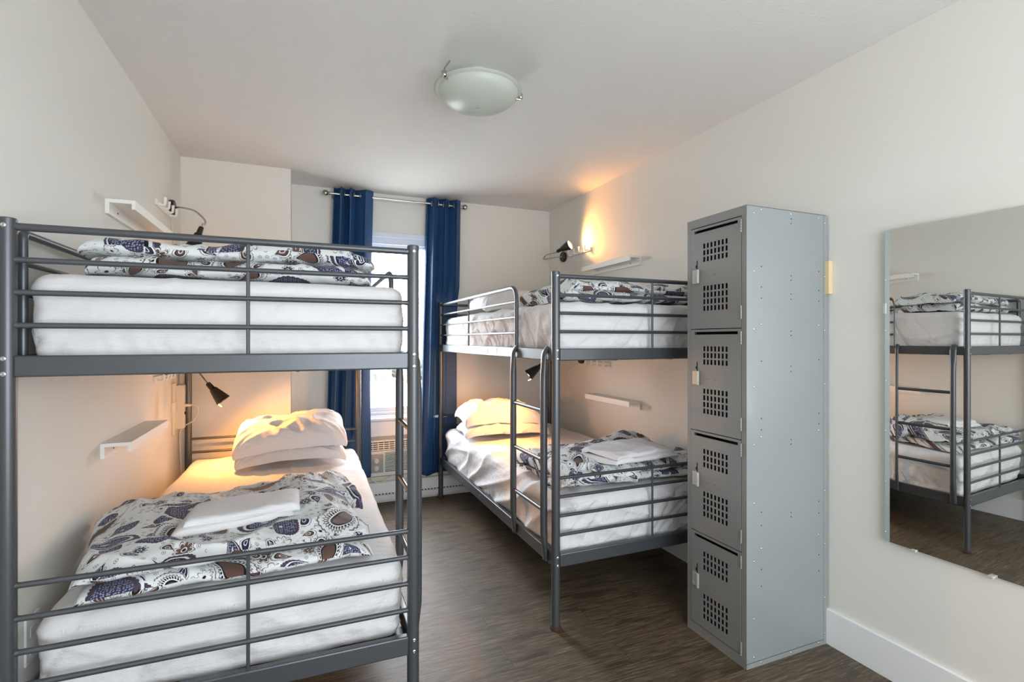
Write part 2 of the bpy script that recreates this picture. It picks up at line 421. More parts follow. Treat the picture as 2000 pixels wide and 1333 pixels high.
# ------------------------------------------------------------------ bunk beds
RS = .019
UP = dict(top=1.570, r=(1.487, 1.405, 1.322), beam=(1.192, 1.246))
LO = dict(r=(.668, .584, .499, .414), beam=(.274, .334))
def bunk(loc, rz, W, L, side, label):
    """local: x 0..W across, y 0 (foot) .. L (head); ladder on x=0 when side=-1, on x=W when side=+1"""
    T = thing('bunk_bed', label, 'bed', loc, rz, 'grey metal bunk beds')
    st = M['steel']
    posts = {}
    for x in (0, W):
        for y in (0, L):
            m = MB(); m.tube([(x, y, .012), (x, y, 1.588), (x, y, 1.5905)], [RS, RS, RS * .9], 24)
            p = m.build('post', st, T)
            MB().lathe([(.0, 0), (RS + .006, 0), (RS + .006, .007), (RS + .002, .012), (RS, .014), (0, .014)], (x, y, 0), (0, 0, 1), 24).build('foot_ring', M['rust'], p)
            posts[(x, y)] = p
            ys = -1 if y == 0 else 1
            zz = (UP['top'], sum(UP['beam']) / 2 + .020, sum(UP['beam']) / 2 - .018, sum(LO['beam']) / 2 + .018, sum(LO['beam']) / 2 - .018)
            for z in zz:
                MB().lathe([(0, -.002), (.0058, -.002), (.0058, .0012), (.0035, .0022), (.0033, .0008), (0, .0008)], (x, y + ys * RS, z), (0, ys, 0), 14).build('bolt', M['zinc'], p)
    # end panels
    for y in (0, L):
        a, b = RS - .003, W - RS + .003
        MB().tube([(a, y, UP['top']), (b, y, UP['top'])], .0100, 16).build('end_top_rail', st, T)
        for z in UP['r'] + LO['r']:
            MB().tube([(a, y, z), (a + .008, y, z), (b - .008, y, z), (b, y, z)], [.0095, .0075, .0075, .0095], 14).build('end_rail', st, T)
        for z0, z1 in ((UP['beam'][1] - .004, UP['top']), (LO['beam'][1] - .004, LO['r'][0])):
            MB().tube([(W / 2 + .03, y, z0), (W / 2 + .03, y, z1)], .0052, 10).build('end_upright', st, T)
        for z0, z1 in (UP['beam'], LO['beam']):
            MB().box(a, b, y - .013, y + .013, z0, z1).build('end_beam', st, T, bevel=.005, seg=3)
    # long side beams
    for x in (0, W):
        for z0, z1 in (UP['beam'], LO['beam']):
            bm_ = MB().box(x - .012, x + .012, RS - .003, L - RS + .003, z0, z1).build('side_beam', st, T, bevel=.004, seg=3)
            if x == (0 if side < 0 else W) :
                sx = -1 if side < 0 else 1
                if z1 < .5:
                    for yy in (.07, .43, 1.01):
                        MB().lathe([(0, 0), (.007, 0), (.007, .0015), (.004, .003), (0, .003)], (x + sx * .012, yy, (z0 + z1) / 2), (sx, 0, 0), 14).build('bolt', M['zinc'], bm_)
                elif side < 0:
                    for q, (ya, yb_) in enumerate(((.70, .83), (.86, .98), (1.00, 1.24))):
                        box('sticker', (x - .0128, x - .0121, ya, yb_, z0 + .008, z1 - .008), M['sticker'], bm_)
    # guards on both sides (open ladder gap on the ladder side)
    for x in (0, W):
        lad = (x == (0 if side < 0 else W))
        ye = (.475 if side > 0 else .445) if lad else .075
        R_ = .010 if lad else .0115
        z0 = UP['beam'][1] - .003
        pts = fillet([(x, L - RS + .003, UP['top'] - .004), (x, ye, UP['top'] - .004), (x, ye, z0)], .075 if lad else .012, 7)
        MB().tube(pts, .0105, 16).build('guard_rail_loop', st, T)
        for z in UP['r']:
            MB().tube([(x, L - RS + .003, z), (x, ye, z)], .0068, 12).build('guard_rail', st, T)
        ym = (ye + L) / 2 + .04
        MB().tube([(x, ym, z0), (x, ym, UP['top'] - .006)], .0052, 10).build('guard_upright', st, T)
    # ladder
    x0 = 0 if side < 0 else W; sx = -1 if side < 0 else 1
    for yy in (.068, .428):
        pts = fillet([(x0 + sx * .006, yy, UP['beam'][1] + .004), (x0 + sx * .026, yy, UP['beam'][1] - .02), (x0 + sx * .026, yy, UP['beam'][0] - .07), (x0 + sx * .026, yy, LO['beam'][1] + .07), (x0 + sx * .022, yy, LO['beam'][1] - .004), (x0 + sx * .020, yy, LO['beam'][0] + .01)], .05, 6)
        rr = []
        for p in pts:
            d = min(abs(p.z - UP['beam'][1]), abs(p.z - LO['beam'][0])); rr.append(.0165 if d > .12 else .0115 + .005 * d / .12)
        m = MB().tube(pts, rr, 18)
        for i, p in enumerate(pts):      # the tube ends are pressed flat where they bolt to the beams
            d = min(abs(p.z - UP['beam'][1]), abs(p.z - LO['beam'][0])); q = max(0, 1 - d / .13)
            for k in range(18):
                v = Vector(m.v[i * 18 + k]) - p; v.x *= 1 - .35 * q; v.y *= 1 + .75 * q; m.v[i * 18 + k] = tuple(p + v)
        m.build('ladder_stile', st, T)
    for z in (.962, .735, .509):
        MB().tube([(x0 + sx * .026, .078, z), (x0 + sx * .026, .42, z)], .0095, 12).build('ladder_rung', st, T)
    # slats carrying each mattress
    for z in (UP['beam'][0] + .006, LO['beam'][0] + .006):
        sl = MB()
        for k in range(15):
            yy = .10 + k * (L - .2) / 14; sl.box(.012, W - .012, yy - .03, yy + .03, z, z + .012)
        for xx in (W * .33, W * .66): sl.tube([(xx, .01, z - .004), (xx, L - .01, z - .004)], .006, 8)
        sl.build('slatted_base', st, T)
    return T
BW, BL = .99, 2.02
LBX, LBY, LRZ, LW = -.680, 1.650, math.radians(-.8), 1.012
RBX, RBY = 1.042, 2.003
bedL = bunk((LBX, LBY, 0), LRZ, LW, BL, +1, 'grey metal bunk bed against the left wall, nearest the camera')
bedR = bunk((RBX, RBY, 0), 0, BW, BL, -1, 'grey metal bunk bed against the right wall, partly behind the lockers')

def l2w(x, y):   # left-bed local to world
    c, s = math.cos(LRZ), math.sin(LRZ); return (LBX + c * x - s * y, LBY + s * x + c * y)

# ------------------------------------------------------------------ soft goods
def nz(p, s=0.0): return noise.noise(Vector((p[0] + s, p[1] - s * .7, p[2] + s * 1.3)))
def ridge(p, s=0.0):
    return max(0, 1 - abs(nz(p, s)) * 3.2) ** 2
def displaced(mb, fn):
    import bmesh
    bm = bmesh.new(); vs = [bm.verts.new(v) for v in mb.v]
    for f in mb.f:
        try: bm.faces.new([vs[i] for i in f])
        except ValueError: pass
    bmesh.ops.recalc_face_normals(bm, faces=bm.faces); bm.normal_update()
    # orientation check
    out = []
    for v in vs:
        n = v.normal; out.append(tuple(v.co + n * fn(v.co, n)))
    bm.free(); mb.v = out; return mb

def rbox(x0, x1, y0, y1, z0, z1, r, step):
    nx, ny, nz_ = [max(4, int(round((b - a) / step))) for a, b in ((x0, x1), (y0, y1), (z0, z1))]
    key = {}; vs = []; fs = []
    def V(i, j, k):
        if (i, j, k) in key: return key[(i, j, k)]
        p = Vector((x0 + (x1 - x0) * i / nx, y0 + (y1 - y0) * j / ny, z0 + (z1 - z0) * k / nz_))
        q = Vector((min(max(p.x, x0 + r), x1 - r), min(max(p.y, y0 + r), y1 - r), min(max(p.z, z0 + r), z1 - r)))
        d = p - q
        if d.length > 1e-6: p = q + d.normalized() * r
        key[(i, j, k)] = len(vs); vs.append(p); return key[(i, j, k)]
    for k in (0, nz_):
        for i in range(nx):
            for j in range(ny): fs.append((V(i, j, k), V(i + 1, j, k), V(i + 1, j + 1, k), V(i, j + 1, k)))
    for j in (0, ny):
        for i in range(nx):
            for k in range(nz_): fs.append((V(i, j, k), V(i, j, k + 1), V(i + 1, j, k + 1), V(i + 1, j, k)))
    for i in (0, nx):
        for j in range(ny):
            for k in range(nz_): fs.append((V(i, j, k), V(i, j + 1, k), V(i, j + 1, k + 1), V(i, j, k + 1)))
    m = MB(); m.addm(vs, fs); return m

def mattress(bx, by, rz, x0, x1, y0, y1, z0, z1, seed, label, rough=1.0, sidefold=0.0):
    m = rbox(x0, x1, y0, y1, z0, z1, .045, .0095)
    cx, cy, cz = (x0 + x1) / 2, (y0 + y1) / 2, (z0 + z1) / 2
    hx, hy, hz = (x1 - x0) / 2, (y1 - y0) / 2, (z1 - z0) / 2
    def f(p, n):
        u, v, w = (p.x - cx) / hx, (p.y - cy) / hy, (p.z - cz) / hz
        d = 0
        # plump top, drawn-in lower edge
        if n.z > .3: d += .012 * (1 - u * u) * (1 - v * v * v * v) * n.z
        if w < .2: d -= .010 * (abs(w - .2) ** 1.5) * (1 - abs(n.z))
        # gathers of the elastic close to the bottom edge
        side = 1 - min(1, abs(n.z) * 1.3)
        if w < -.1 and side > 0:
            a = (p.x if abs(n.y) > abs(n.x) else p.y)
            d += .0045 * side * min(1, (-.1 - w) * 2) * 1.5 * noise.noise(Vector((a * 34 + p.z * 10, seed, p.z * 7)))
        # diagonal pull folds on the sides and broad ones on top
        q = (p.x * 3.2 + p.z * 5.5 + p.y * 1.2, (p.y + p.x * .4) * 3.4 - p.z * 2, p.z * 3)
        d += (0 if sidefold > .4 and u < -.9 else rough) * .0075 * side * ridge((q[0] * 1.2, q[1] * 1.2, seed * 1.7))
        d += rough * .005 * nz((p.x * 9 + p.z * 6, p.y * 5, p.z * 9), seed)
        if side > 0 and not (sidefold > .4 and u < -.9):
            a = (p.x if abs(n.y) > abs(n.x) else p.y); al_, ac_ = a * .62 + p.z * .78, a * .78 - p.z * .62
            d -= rough * .0075 * side * max(0, 1 - abs(nz((ac_ * 11, al_ * 1.3, 4.4), seed)) * 7) ** 1.5
            d -= rough * .0035 * side * max(0, 1 - abs(nz((ac_ * 23, al_ * 3.0, 1.4), seed + 5)) * 6) ** 1.5
        if n.z > .5:
            d += rough * .0045 * ridge((p.x * 6.5 + p.y * .8, p.y * 1.1, 2.0), seed)
        if sidefold and u < -.55:
            t = min(1, (-.55 - u) / .3); ac2, al2 = p.z * .88 + p.y * .34, p.y * .9 - p.z * .45; d += sidefold * t * (.022 * ridge((ac2 * 9, al2 * 1.3, 5.0), seed) + .012 * nz((ac2 * 17, al2 * 2.4, 1), seed))
        return d
    displaced(m, f)
    o = m.build('mattress', M['sheet'], None, angle=80)
    o.location = (bx, by, 0); o.rotation_euler.z = rz
    st = MB(); zz = z1 - .052
    for k in range(int((x1 - x0 - .12) / .0075)):
        xx = x0 + .06 + k * .0075; p = Vector((xx, y0, zz + .006 * math.sin(xx * 5 + seed))); d = f(p, Vector((0, -1, 0)))
        st.box(xx, xx + .003, y0 - d - .0012, y0 - d + .004, p.z - .007, p.z + .007)
    st.build('edge_stitching', M['sheet'], o)
    return tag(o, label, 'mattress', 'white sheeted mattresses')
ML = mattress(LBX, LBY, LRZ, .030, .990, .045, 1.96, LO['beam'][0] + .020, .555, 1.0, 'white fitted sheet mattress on the lower bunk of the left bed')
MU = mattress(LBX, LBY, LRZ, .016, .996, .045, 1.96, UP['beam'][0] + .020, 1.462, 2.0, 'white fitted sheet mattress on the upper bunk of the left bed', .8)
MR = mattress(RBX, RBY, 0, .024, .965, .035, 1.97, LO['beam'][0] + .020, .560, 3.0, 'rumpled white sheet mattress on the lower bunk of the right bed', 1.7, .9)
MRU = mattress(RBX, RBY, 0, .024, .965, .035, 1.97, UP['beam'][0] + .020, 1.458, 4.0, 'white sheet mattress on the upper bunk of the right bed', 1.2, .35)

def slab(m, cx, cy, z, hw, hd, t, rz, seed, top=None, nst=120, nse=120, ex=.22, amp=1.0, e=2.6, uvo=(0, 0), skew=0.0, plump=.0, wav=.02):
    """one folded layer of bedding: a superelliptic section swept along x; adds to MB m with arc-length UVs"""
    c, s_ = math.cos(rz), math.sin(rz); vs = []; fs = []; uvs = []
    base = len(m.v)
    for i in range(nst + 1):
        a = -1 + 2 * i / nst
        a = math.copysign(1 - (1 - abs(a)) ** 1.35, a)
        en = max(0, 1 - abs(a) ** 16) ** .5
        x = a * hw
        hdl = hd * (.93 + .07 * en) * (1 + .05 * nz((a * 2.1, 3.3, 0), seed)); tl = t * (.06 + .94 * en) * (1 + .12 * nz((a * 3, 1, 5), seed))
        arc = 0; prev = None
        sec = []
        for k in range(nse + 1):
            th = 2 * PI * k / nse + PI      # start at the back edge
            cc, ss = math.cos(th), math.sin(th)
            py = math.copysign(abs(cc) ** (2 / (e + 2.5)), cc) * hdl
            pz = (math.copysign(abs(ss) ** (2 / e), ss) + 1) * tl / 2
            if prev is not None: arc += math.hypot(py - prev[0], pz - prev[1])
            prev = (py, pz); sec.append((py, pz, arc))
        for (py, pz, ar) in sec:
            xx = x + skew * py + wav * nz((py * 4, pz * 3, 8), seed) * (abs(a) ** 3) * 2
            yy = py + wav * nz((x * 4.5, pz * 10, 1), seed)
            fr = pz / max(tl, 1e-5)
            hgt = pz
            if top: hgt += top(x, py) * fr
            # creases
            d = amp * (.010 * nz((xx * 7, yy * 7, pz * 6), seed) + .010 * ridge((xx * 5 + yy * 3, yy * 5 - xx * 2, pz * 8), seed) + .004 * nz((xx * 22, yy * 22, pz * 18), seed))
            hgt = max(0.0, hgt + d * (.25 + .75 * fr))
            out = amp * .012 * nz((xx * 8, pz * 30, yy * 2), seed + 7) * (1 - abs(fr - .5))
            rr = abs(py) / hd
            yy += math.copysign(out * rr ** 3, py)
            X = cx + c * xx - s_ * yy; Y = cy + s_ * xx + c * yy
            vs.append((X, Y, z + hgt)); uvs.append((x + uvo[0], ar + uvo[1]))
    n = nse + 1
    for i in range(nst):
        for k in range(nse):
            fs.append((i * n + k, i * n + k + 1, (i + 1) * n + k + 1, (i + 1) * n + k))
    m.addm(vs, fs)
    if m.uv is None: m.uv = []
    m.uv += uvs
    return m
def gauss(x, y, x0, y0, sx, sy): return math.exp(-((x - x0) / sx) ** 2 - ((y - y0) / sy) ** 2)

def cloth_obj(m, name, mat, label, cat, group, sub=False):
    xs = [v[0] for v in m.v]; ys = [v[1] for v in m.v]; zs = [v[2] for v in m.v]
    o = m.build(name, mat, None, angle=70, origin=((min(xs) + max(xs)) / 2, (min(ys) + max(ys)) / 2, min(zs)))
    return tag(o, label, cat, group)

# left lower duvet: two layers, thick roll at its right side, valley under the folded sheet
m = MB()
zt = .566
slab(m, -.215, 2.005, zt, .390, .325, .058, .05, 11, lambda x, y: .01 * gauss(x, y, .1, .1, .2, .2), amp=1.0, uvo=(.3, .1), skew=-.10)
slab(m, -.225, 2.030, zt + .052, .395, .335, .066, .08, 12,
     lambda x, y: .050 * gauss(x, y, .26, .14, .13, .24) - .016 * gauss(x, y, -.05, -.02, .2, .15) + .02 * gauss(x, y, -.25, .18, .13, .12), amp=1.5, uvo=(1.1, 2.3), skew=-.06)
slab(m, .045, 2.22, zt + .03, .16, .16, .10, .25, 13, amp=1.6, uvo=(3.1, .3), nst=60, nse=80)
cloth_obj(m, 'duvet', M['paisley'], 'paisley duvet folded on the lower bunk of the left bed, under a white sheet', 'duvet', 'paisley duvets')
# left upper duvet
zt = 1.468
m = MB(); cx, cy = l2w(.50, .26)
slab(m, cx - .01, cy + .03, zt, .385, .20, .062, -.01, 21, amp=1.0, uvo=(5.3, 1.1))
slab(m, cx - .005, cy + .05, zt + .055, .40, .21, .060, .01, 22, lambda x, y: .01 * math.sin(x * 9), amp=1.2, uvo=(7.1, 3.4))
cloth_obj(m, 'duvet', M['paisley'], 'paisley duvet folded flat on the upper bunk of the left bed', 'duvet', 'paisley duvets')
# right lower duvet
zt = .572
m = MB()
slab(m, 1.545, 2.37, zt, .42, .29, .055, -.02, 31, amp=1.3, uvo=(9.2, 4.4))
slab(m, 1.53, 2.34, zt + .045, .43, .28, .060, .04, 32, lambda x, y: .055 * gauss(x, y, .22, .20, .20, .09) + .03 * gauss(x, y, -.27, -.10, .12, .12), amp=1.7, uvo=(11.3, 6.2))
slab(m, 1.32, 2.19, zt + .01, .20, .12, .095, -.15, 33, amp=1.6, uvo=(13.3, 2.2), nst=60, nse=80)
cloth_obj(m, 'duvet', M['paisley'], 'paisley duvet rumpled on the lower bunk of the right bed, under a white cloth', 'duvet', 'paisley duvets')
# right upper duvet
zt = 1.468
m = MB()
slab(m, 1.56, 2.33, zt, .44, .22, .055, .03, 41, amp=1.5, uvo=(15.2, 1.4))
slab(m, 1.58, 2.33, zt + .045, .40, .20, .058, -.02, 42, lambda x, y: .03 * gauss(x, y, -.2, 0, .14, .2), amp=1.9, uvo=(17.3, 4.2))
slab(m, 1.36, 2.50, zt + .0, .23, .13, .09, .35, 43, amp=1.8, uvo=(19.3, 2.2), nst=60, nse=80)
cloth_obj(m, 'duvet', M['paisley'], 'paisley duvet bunched on the upper bunk of the right bed', 'duvet', 'paisley duvets')

# folded white sheets lying on the duvets
def folded(cx, cy, z, hw, hd, rz, seed, label, top=None, t=.026, layers=2, skew=0, amp=.42):
    m = MB()
    for k in range(layers):
        slab(m, cx + .006 * k, cy + .004 * k, z + k * t * .9, hw - .006 * k, hd - .004 * k, t, rz + .015 * k, seed + k, top, amp=amp, e=3.2, wav=.012, nst=80, nse=90, skew=skew)
    m.uv = None
    return cloth_obj(m, 'folded_sheet', M['sheet'], label, 'sheet', 'folded white sheets')
folded(-.185, 1.945, .672, .175, .100, .12, 51, 'white sheet folded square on the paisley duvet of the left lower bunk', lambda x, y: .01 + .02 * x, skew=.15)
folded(1.545, 2.17, .682, .20, .125, .12, 55, 'white sheet folded loosely on the paisley duvet of the right lower bunk', lambda x, y: .022 * gauss(x, y, .05, .07, .12, .08) + .005, t=.026, skew=-.25, amp=.95)

def pillow(cx, cy, z, a, b, T, rz, tilt, seed, label, roll=0, amp=1.0, flat=.30):
    n = 84; m = MB(); vs = []; fs = []
    R = Euler((tilt, roll, rz)).to_matrix()
    idx = {}
    for side in (1, -1):
        for i in range(n + 1):
            for j in range(n + 1):
                s = -1 + 2 * i / n; t = -1 + 2 * j / n
                s = math.sin(s * PI / 2) * .55 + s * .45; t = math.sin(t * PI / 2) * .55 + t * .45
                edge = (i in (0, n) or j in (0, n))
                if edge and side == -1: idx[(side, i, j)] = idx[(1, i, j)]; continue
                x = a * s * (1 - .055 * (1 - t * t)); y = b * t * (1 - .06 * (1 - s * s))
                h = max(0, (1 - s ** 4) * (1 - t ** 4)) ** .44
                zz = T * h * (1 if side == 1 else flat)
                w = ridge((x * 7 + y * 5, y * 8 - x * 3, side * 2.0), seed) * .016 + .009 * nz((x * 9, y * 9, side), seed) + .003 * nz((x * 30, y * 26, side), seed)
                # pull wrinkles radiating from the corners
                ca = math.atan2(abs(t) - 1.05, abs(s) - 1.05); rad = math.hypot(abs(s) - 1.05, abs(t) - 1.05)
                w += .006 * math.sin(ca * 16 + seed) * math.exp(-rad * 1.8)
                zz -= .028 * (s * t) ** 4; kk = 1 - .07 * (s * t) ** 6; x *= kk; y *= kk
                zz += amp * w * (h ** .5) * side + .010 * nz((x * 6, y * 6, 9), seed)
                idx[(side, i, j)] = len(vs); vs.append(R @ Vector((x, y, zz)) + Vector((cx, cy, z + T * flat)))
        for i in range(n):
            for j in range(n):
                q = [idx[(side, i, j)], idx[(side, i + 1, j)], idx[(side, i + 1, j + 1)], idx[(side, i, j + 1)]]
                fs.append(tuple(q if side == 1 else q[::-1]))
    m.addm(vs, fs)
    o = m.build('pillow', M['pillow'], None, angle=75, origin=(cx, cy, z))
    return tag(o, label, 'pillow', 'white bed pillows')
pillow(-.055, 3.30, .586, .305, .215, .080, .04, .02, 61, 'white pillow at the bottom of the stack on the left lower bunk', amp=1.2)
pillow(-.055, 3.32, .660, .315, .220, .122, .0, .13, 62, 'large white pillow on top of the stack on the left lower bunk', roll=-.05, amp=1.3)
pillow(1.39, 3.55, .590, .33, .205, .075, -.10, .0, 63, 'flat white pillow at the bottom of the stack on the right lower bunk', amp=1.1)
pillow(1.37, 3.58, .660, .31, .20, .118, -.06, .06, 64, 'plump white pillow on top of the stack on the right lower bunk', roll=.02, amp=1.3)
pillow(-.09, 3.30, 1.485, .31, .21, .120, .0, .05, 65, 'white pillow on the upper bunk of the left bed behind the duvet', amp=1)
pillow(1.50, 3.55, 1.480, .33, .22, .125, .0, .05, 66, 'white pillow on the upper bunk of the right bed under the window-side wall', amp=1.2)

# ------------------------------------------------------------------ curtains and rod
def curtain(name, x0, x1, xb0, xb1, ztop, zbot, cross, label, seed):
    """cross: x positions (fraction 0..1) where the cloth passes the rod"""
    n = 150; nzs = 60; vs = []; fs = []
    YR = 4.0
    def ph(t):
        for k in range(len(cross) - 1):
            if t <= cross[k + 1] or k == len(cross) - 2: return k + (t - cross[k]) / (cross[k + 1] - cross[k])
    for j in range(nzs + 1):
        w = j / nzs; z = ztop + (zbot - ztop) * w
        for i in range(n + 1):
            t = i / n; p = ph(t)
            amp = .046 * (1 - .25 * w) * (1 + .35 * nz((p * .5, w * 2, 0), seed))
            yy = YR + amp * math.sin(PI * p) + .010 * nz((t * 3, w * 5, 3), seed) * w
            xx = (x0 + (x1 - x0) * t) * (1 - w) + (xb0 + (xb1 - xb0) * t) * w + .012 * math.sin(2 * PI * p + .6) + .010 * nz((t * 4, w * 3, 1), seed) * w
            xx += -.012 * math.sin(PI * w) if t > .9 and seed < 5 else 0
            yy = min(yy, 4.066)
            if z < .60: yy = min(yy, 4.012 + max(0, (z - .52)) * .5) if xx < 1.0 else yy
            if xx > .985 and z < 1.72:      # pressed behind the corner post of the bed
                g_ = min(1, (1.72 - z) / .12) * min(1, (xx - .985) / .03); yy = yy * (1 - g_) + max(yy * .25 + 4.055 * .75, 4.047) * g_
            vs.append((xx, yy, z + .004 * math.sin(PI * p)))
    for j in range(nzs):
        for i in range(n): fs.append((j * (n + 1) + i, j * (n + 1) + i + 1, (j + 1) * (n + 1) + i + 1, (j + 1) * (n + 1) + i))
    T = thing(name, label, 'curtain', ((x0 + x1) / 2, YR, 0), 0, 'navy curtains')
    m = MB(); m.addm(vs, fs)
    o = m.build('drape', M['curtain'], T, angle=80, origin=T.location)
    md = o.modifiers.new('thickness', 'SOLIDIFY'); md.thickness = .0022; md.offset = 0
    zr = 2.378
    for c in cross[1:-1]:
        i = int(c * n); xx = vs[4 * 0 + i][0]
        pts = [(xx, YR + .023 * math.cos(a), zr + .023 * math.sin(a)) for a in [2 * PI * k / 24 for k in range(24)]]
        MB().tube(pts, .0045, 8, closed=True).build('grommet', M['chrome'], T, origin=T.location)
    return T
curtain('curtain', .212, .500, .150, .480, 2.425, .235, [0, .17, .26, .40, .50, .66, 1.0], 'navy blue grommet curtain hanging left of the window', 2)
curtain('curtain', .925, 1.195, .862, 1.165, 2.425, .205, [0, .10, .30, .46, .62, .78, 1.0], 'navy blue grommet curtain hanging right of the window', 7)
T = thing('curtain_rod', 'brushed metal curtain rod with ball ends above the window', 'curtain rod', (.70, 4.0, 2.378))
og = T.location
MB().tube([(.19, 4.0, 2.378), (1.21, 4.0, 2.378)], .0085, 16).build('rod', M['chrome'], T, origin=og)
for x, s in ((.19, -1), (1.21, 1)):
    prof = [(0, .058)] + [(.023 * math.sin(a), .035 - .023 * math.cos(PI - a) * -1 * -1) for a in []]
    MB().lathe([(.010, -.004), (.012, .004), (.009, .010)] + [(max(.001, .022 * math.sin(a)), .030 - .022 * math.cos(a)) for a in [PI * k / 12 for k in range(3, 13)]], (x, 4.0, 2.378), (s, 0, 0), 20).build('finial', M['chrome'], T, origin=og)
for x in (.225, 1.175):
    m = MB(); m.tube([(x, YB, 2.378), (x, 3.995, 2.378)], .006, 10); m.lathe([(0, 0), (.020, 0), (.020, .006), (0, .006)], (x, YB, 2.378), (0, -1, 0), 18)
    m.build('bracket', M['chrome'], T, origin=og)

# ------------------------------------------------------------------ window air conditioner and heater
T = thing('air_conditioner', 'off-white air conditioner below the window between the curtains', 'air conditioner', (.70, YB, .235))
og = T.location
ax0, ax1, az0, az1, ay = .43, .955, .225, .500, YB - .062
box('housing', (ax0, ax1, ay + .022, YB, az0, az1), M['ac'], T, bevel=.006, origin=og)
fr = MB(); fr.box(ax0, ax1, ay, ay + .014, az1 - .012, az1); fr.box(ax0, ax1, ay, ay + .014, az0, az0 + .030)
fr.box(ax0, ax0 + .012, ay, ay + .022, az0, az1); fr.box(ax1 - .012, ax1, ay, ay + .014, az0, az1); fr.box(ax0, ax1, ay, ay + .014, .405, .418)
fr.box(ax0, .60, ay + .002, ay + .022, az0, .41)
fr.build('front_frame', M['ac'], T, bevel=.003, origin=og)
gr = MB()
for k in range(13):
    z = .262 + k * .0112; gr.box(.60, ax1 - .012, ay + .002, ay + .013, z, z + .0058)
gr.build('intake_grille', M['ac'], T, origin=og)
box('grille_shade_sheet', (.60, ax1 - .012, ay + .0145, ay + .018, az0 + .03, .405), M['dark'], T, origin=og)  # dark sheet behind the slats, paints the shade between them
vt = MB()
for k in range(4):
    vt.box(ax0 + .02, ax1 - .02, ay + .004, ay + .013, .424 + k * .016, .424 + k * .016 + .008)
for k in range(13): vt.box(ax0 + .03 + k * .042, ax0 + .036 + k * .042, ay + .002, ay + .012, .42, .486)
vt.build('air_outlet', M['ac'], T, origin=og)
box('outlet_shade_sheet', (ax0 + .015, ax1 - .015, ay + .0145, ay + .018, .42, .487), M['dark'], T, origin=og)  # dark sheet that paints the shade inside the outlet
cp = box('control_panel', (.492, .584, ay - .001, ay + .010, .252, .398), M['acgrey'], T, bevel=.003, origin=og)
for z in (.345, .288):
    k = MB().lathe([(0, .020), (.013, .020), (.018, .016), (.021, 0), (0, 0)], (.530, ay, z), (0, -1, 0), 24)
    k.box(.527, .533, ay - .026, ay - .018, z - .016, z + .016)
    k.build('knob', M['ac'], cp, origin=og)
# accordion filler strip
m = MB()
m.box(ax0, ax1, YB - .03, YB, az1, WZ0 - .03)
for k in range(24): m.box(ax0 + k * .0237, ax0 + k * .0237 + .008, YB - .034, YB - .028, az1 + .004, WZ0 - .034)
m.build('filler_strip', M['acgrey'], T, origin=og)
cord = catmull([(.49, 4.03, .235), (.50, 4.0, .205), (.545, 3.985, .185), (.60, 3.99, .198), (.64, 4.01, .215), (.66, 4.03, .228)], 8)
MB().tube(cord, .004, 8).build('power_cord', M['plastic'], T, origin=og)
T = thing('baseboard_heater', 'long white baseboard heater along the window wall floor', 'heater', (.9, YB, 0))
og = T.location; hx0, hx1 = COLX + .02, 1.55
MB().prism([(YB, .030), (YB - .045, .030), (YB - .052, .060), (YB - .052, .068), (YB - .036, .070), (YB - .036, .082), (YB - .055, .088), (YB - .055, .150), (YB - .040, .170), (YB, .172)], hx0, hx1, 'x').build('casing', M['trim'], T, origin=og, smooth=False)
m = MB()
for k in range(60): m.box(hx0 + .03 + k * .026, hx0 + .045 + k * .026, YB - .0385, YB - .0355, .072, .079)
m.build('vent_slots', M['dark'], T, origin=og)
for x in (hx0, hx1 - .02): box('end_cap', (x, x + .02, YB - .058, YB, 0, .174), M['trim'], T, bevel=.003, origin=og)
box('cable_duct', (COLX + .01, 1.9, YB - .022, YB, .19, .212), M['plastic'])
tag(bpy.data.objects['cable_duct'], 'slim pale cable duct running above the baseboard heater', 'cable duct')

# ------------------------------------------------------------------ wall ledges
def ledge(xw, sx, ya, yb, z, label):
    T = thing('wall_shelf', label, 'shelf', (xw, (ya + yb) / 2, z - .05), 0, 'white wall shelves')
    P = [(0, 0), (.098, 0), (.098, -.036), (.086, -.036), (.086, -.014), (.014, -.014), (.014, -.058), (0, -.058)]
    P = [(xw + sx * a, z + b) for a, b in P]
    MB().prism(P, ya, yb, 'y').build('ledge', M['ledge'], T, bevel=.001, origin=T.location)
    for yy in (ya + .10, yb - .10):
        MB().lathe([(0, .0012), (.0035, .0012), (.0035, 0)], (xw + sx * .014, yy, z - .036), (sx, 0, 0), 12).build('screw', M['dark'], T, origin=T.location)
ledge(XL, 1, 2.41, 3.02, 1.834, 'white wall shelf on the left wall above the upper bunk')
ledge(XL, 1, 2.36, 2.95, .892, 'white wall shelf on the left wall beside the lower bunk')
ledge(XR, -1, 2.745, 3.345, 1.838, 'white wall shelf on the right wall above the upper bunk')
ledge(XR, -1, 2.745, 3.30, .882, 'white wall shelf on the right wall beside the lower bunk')

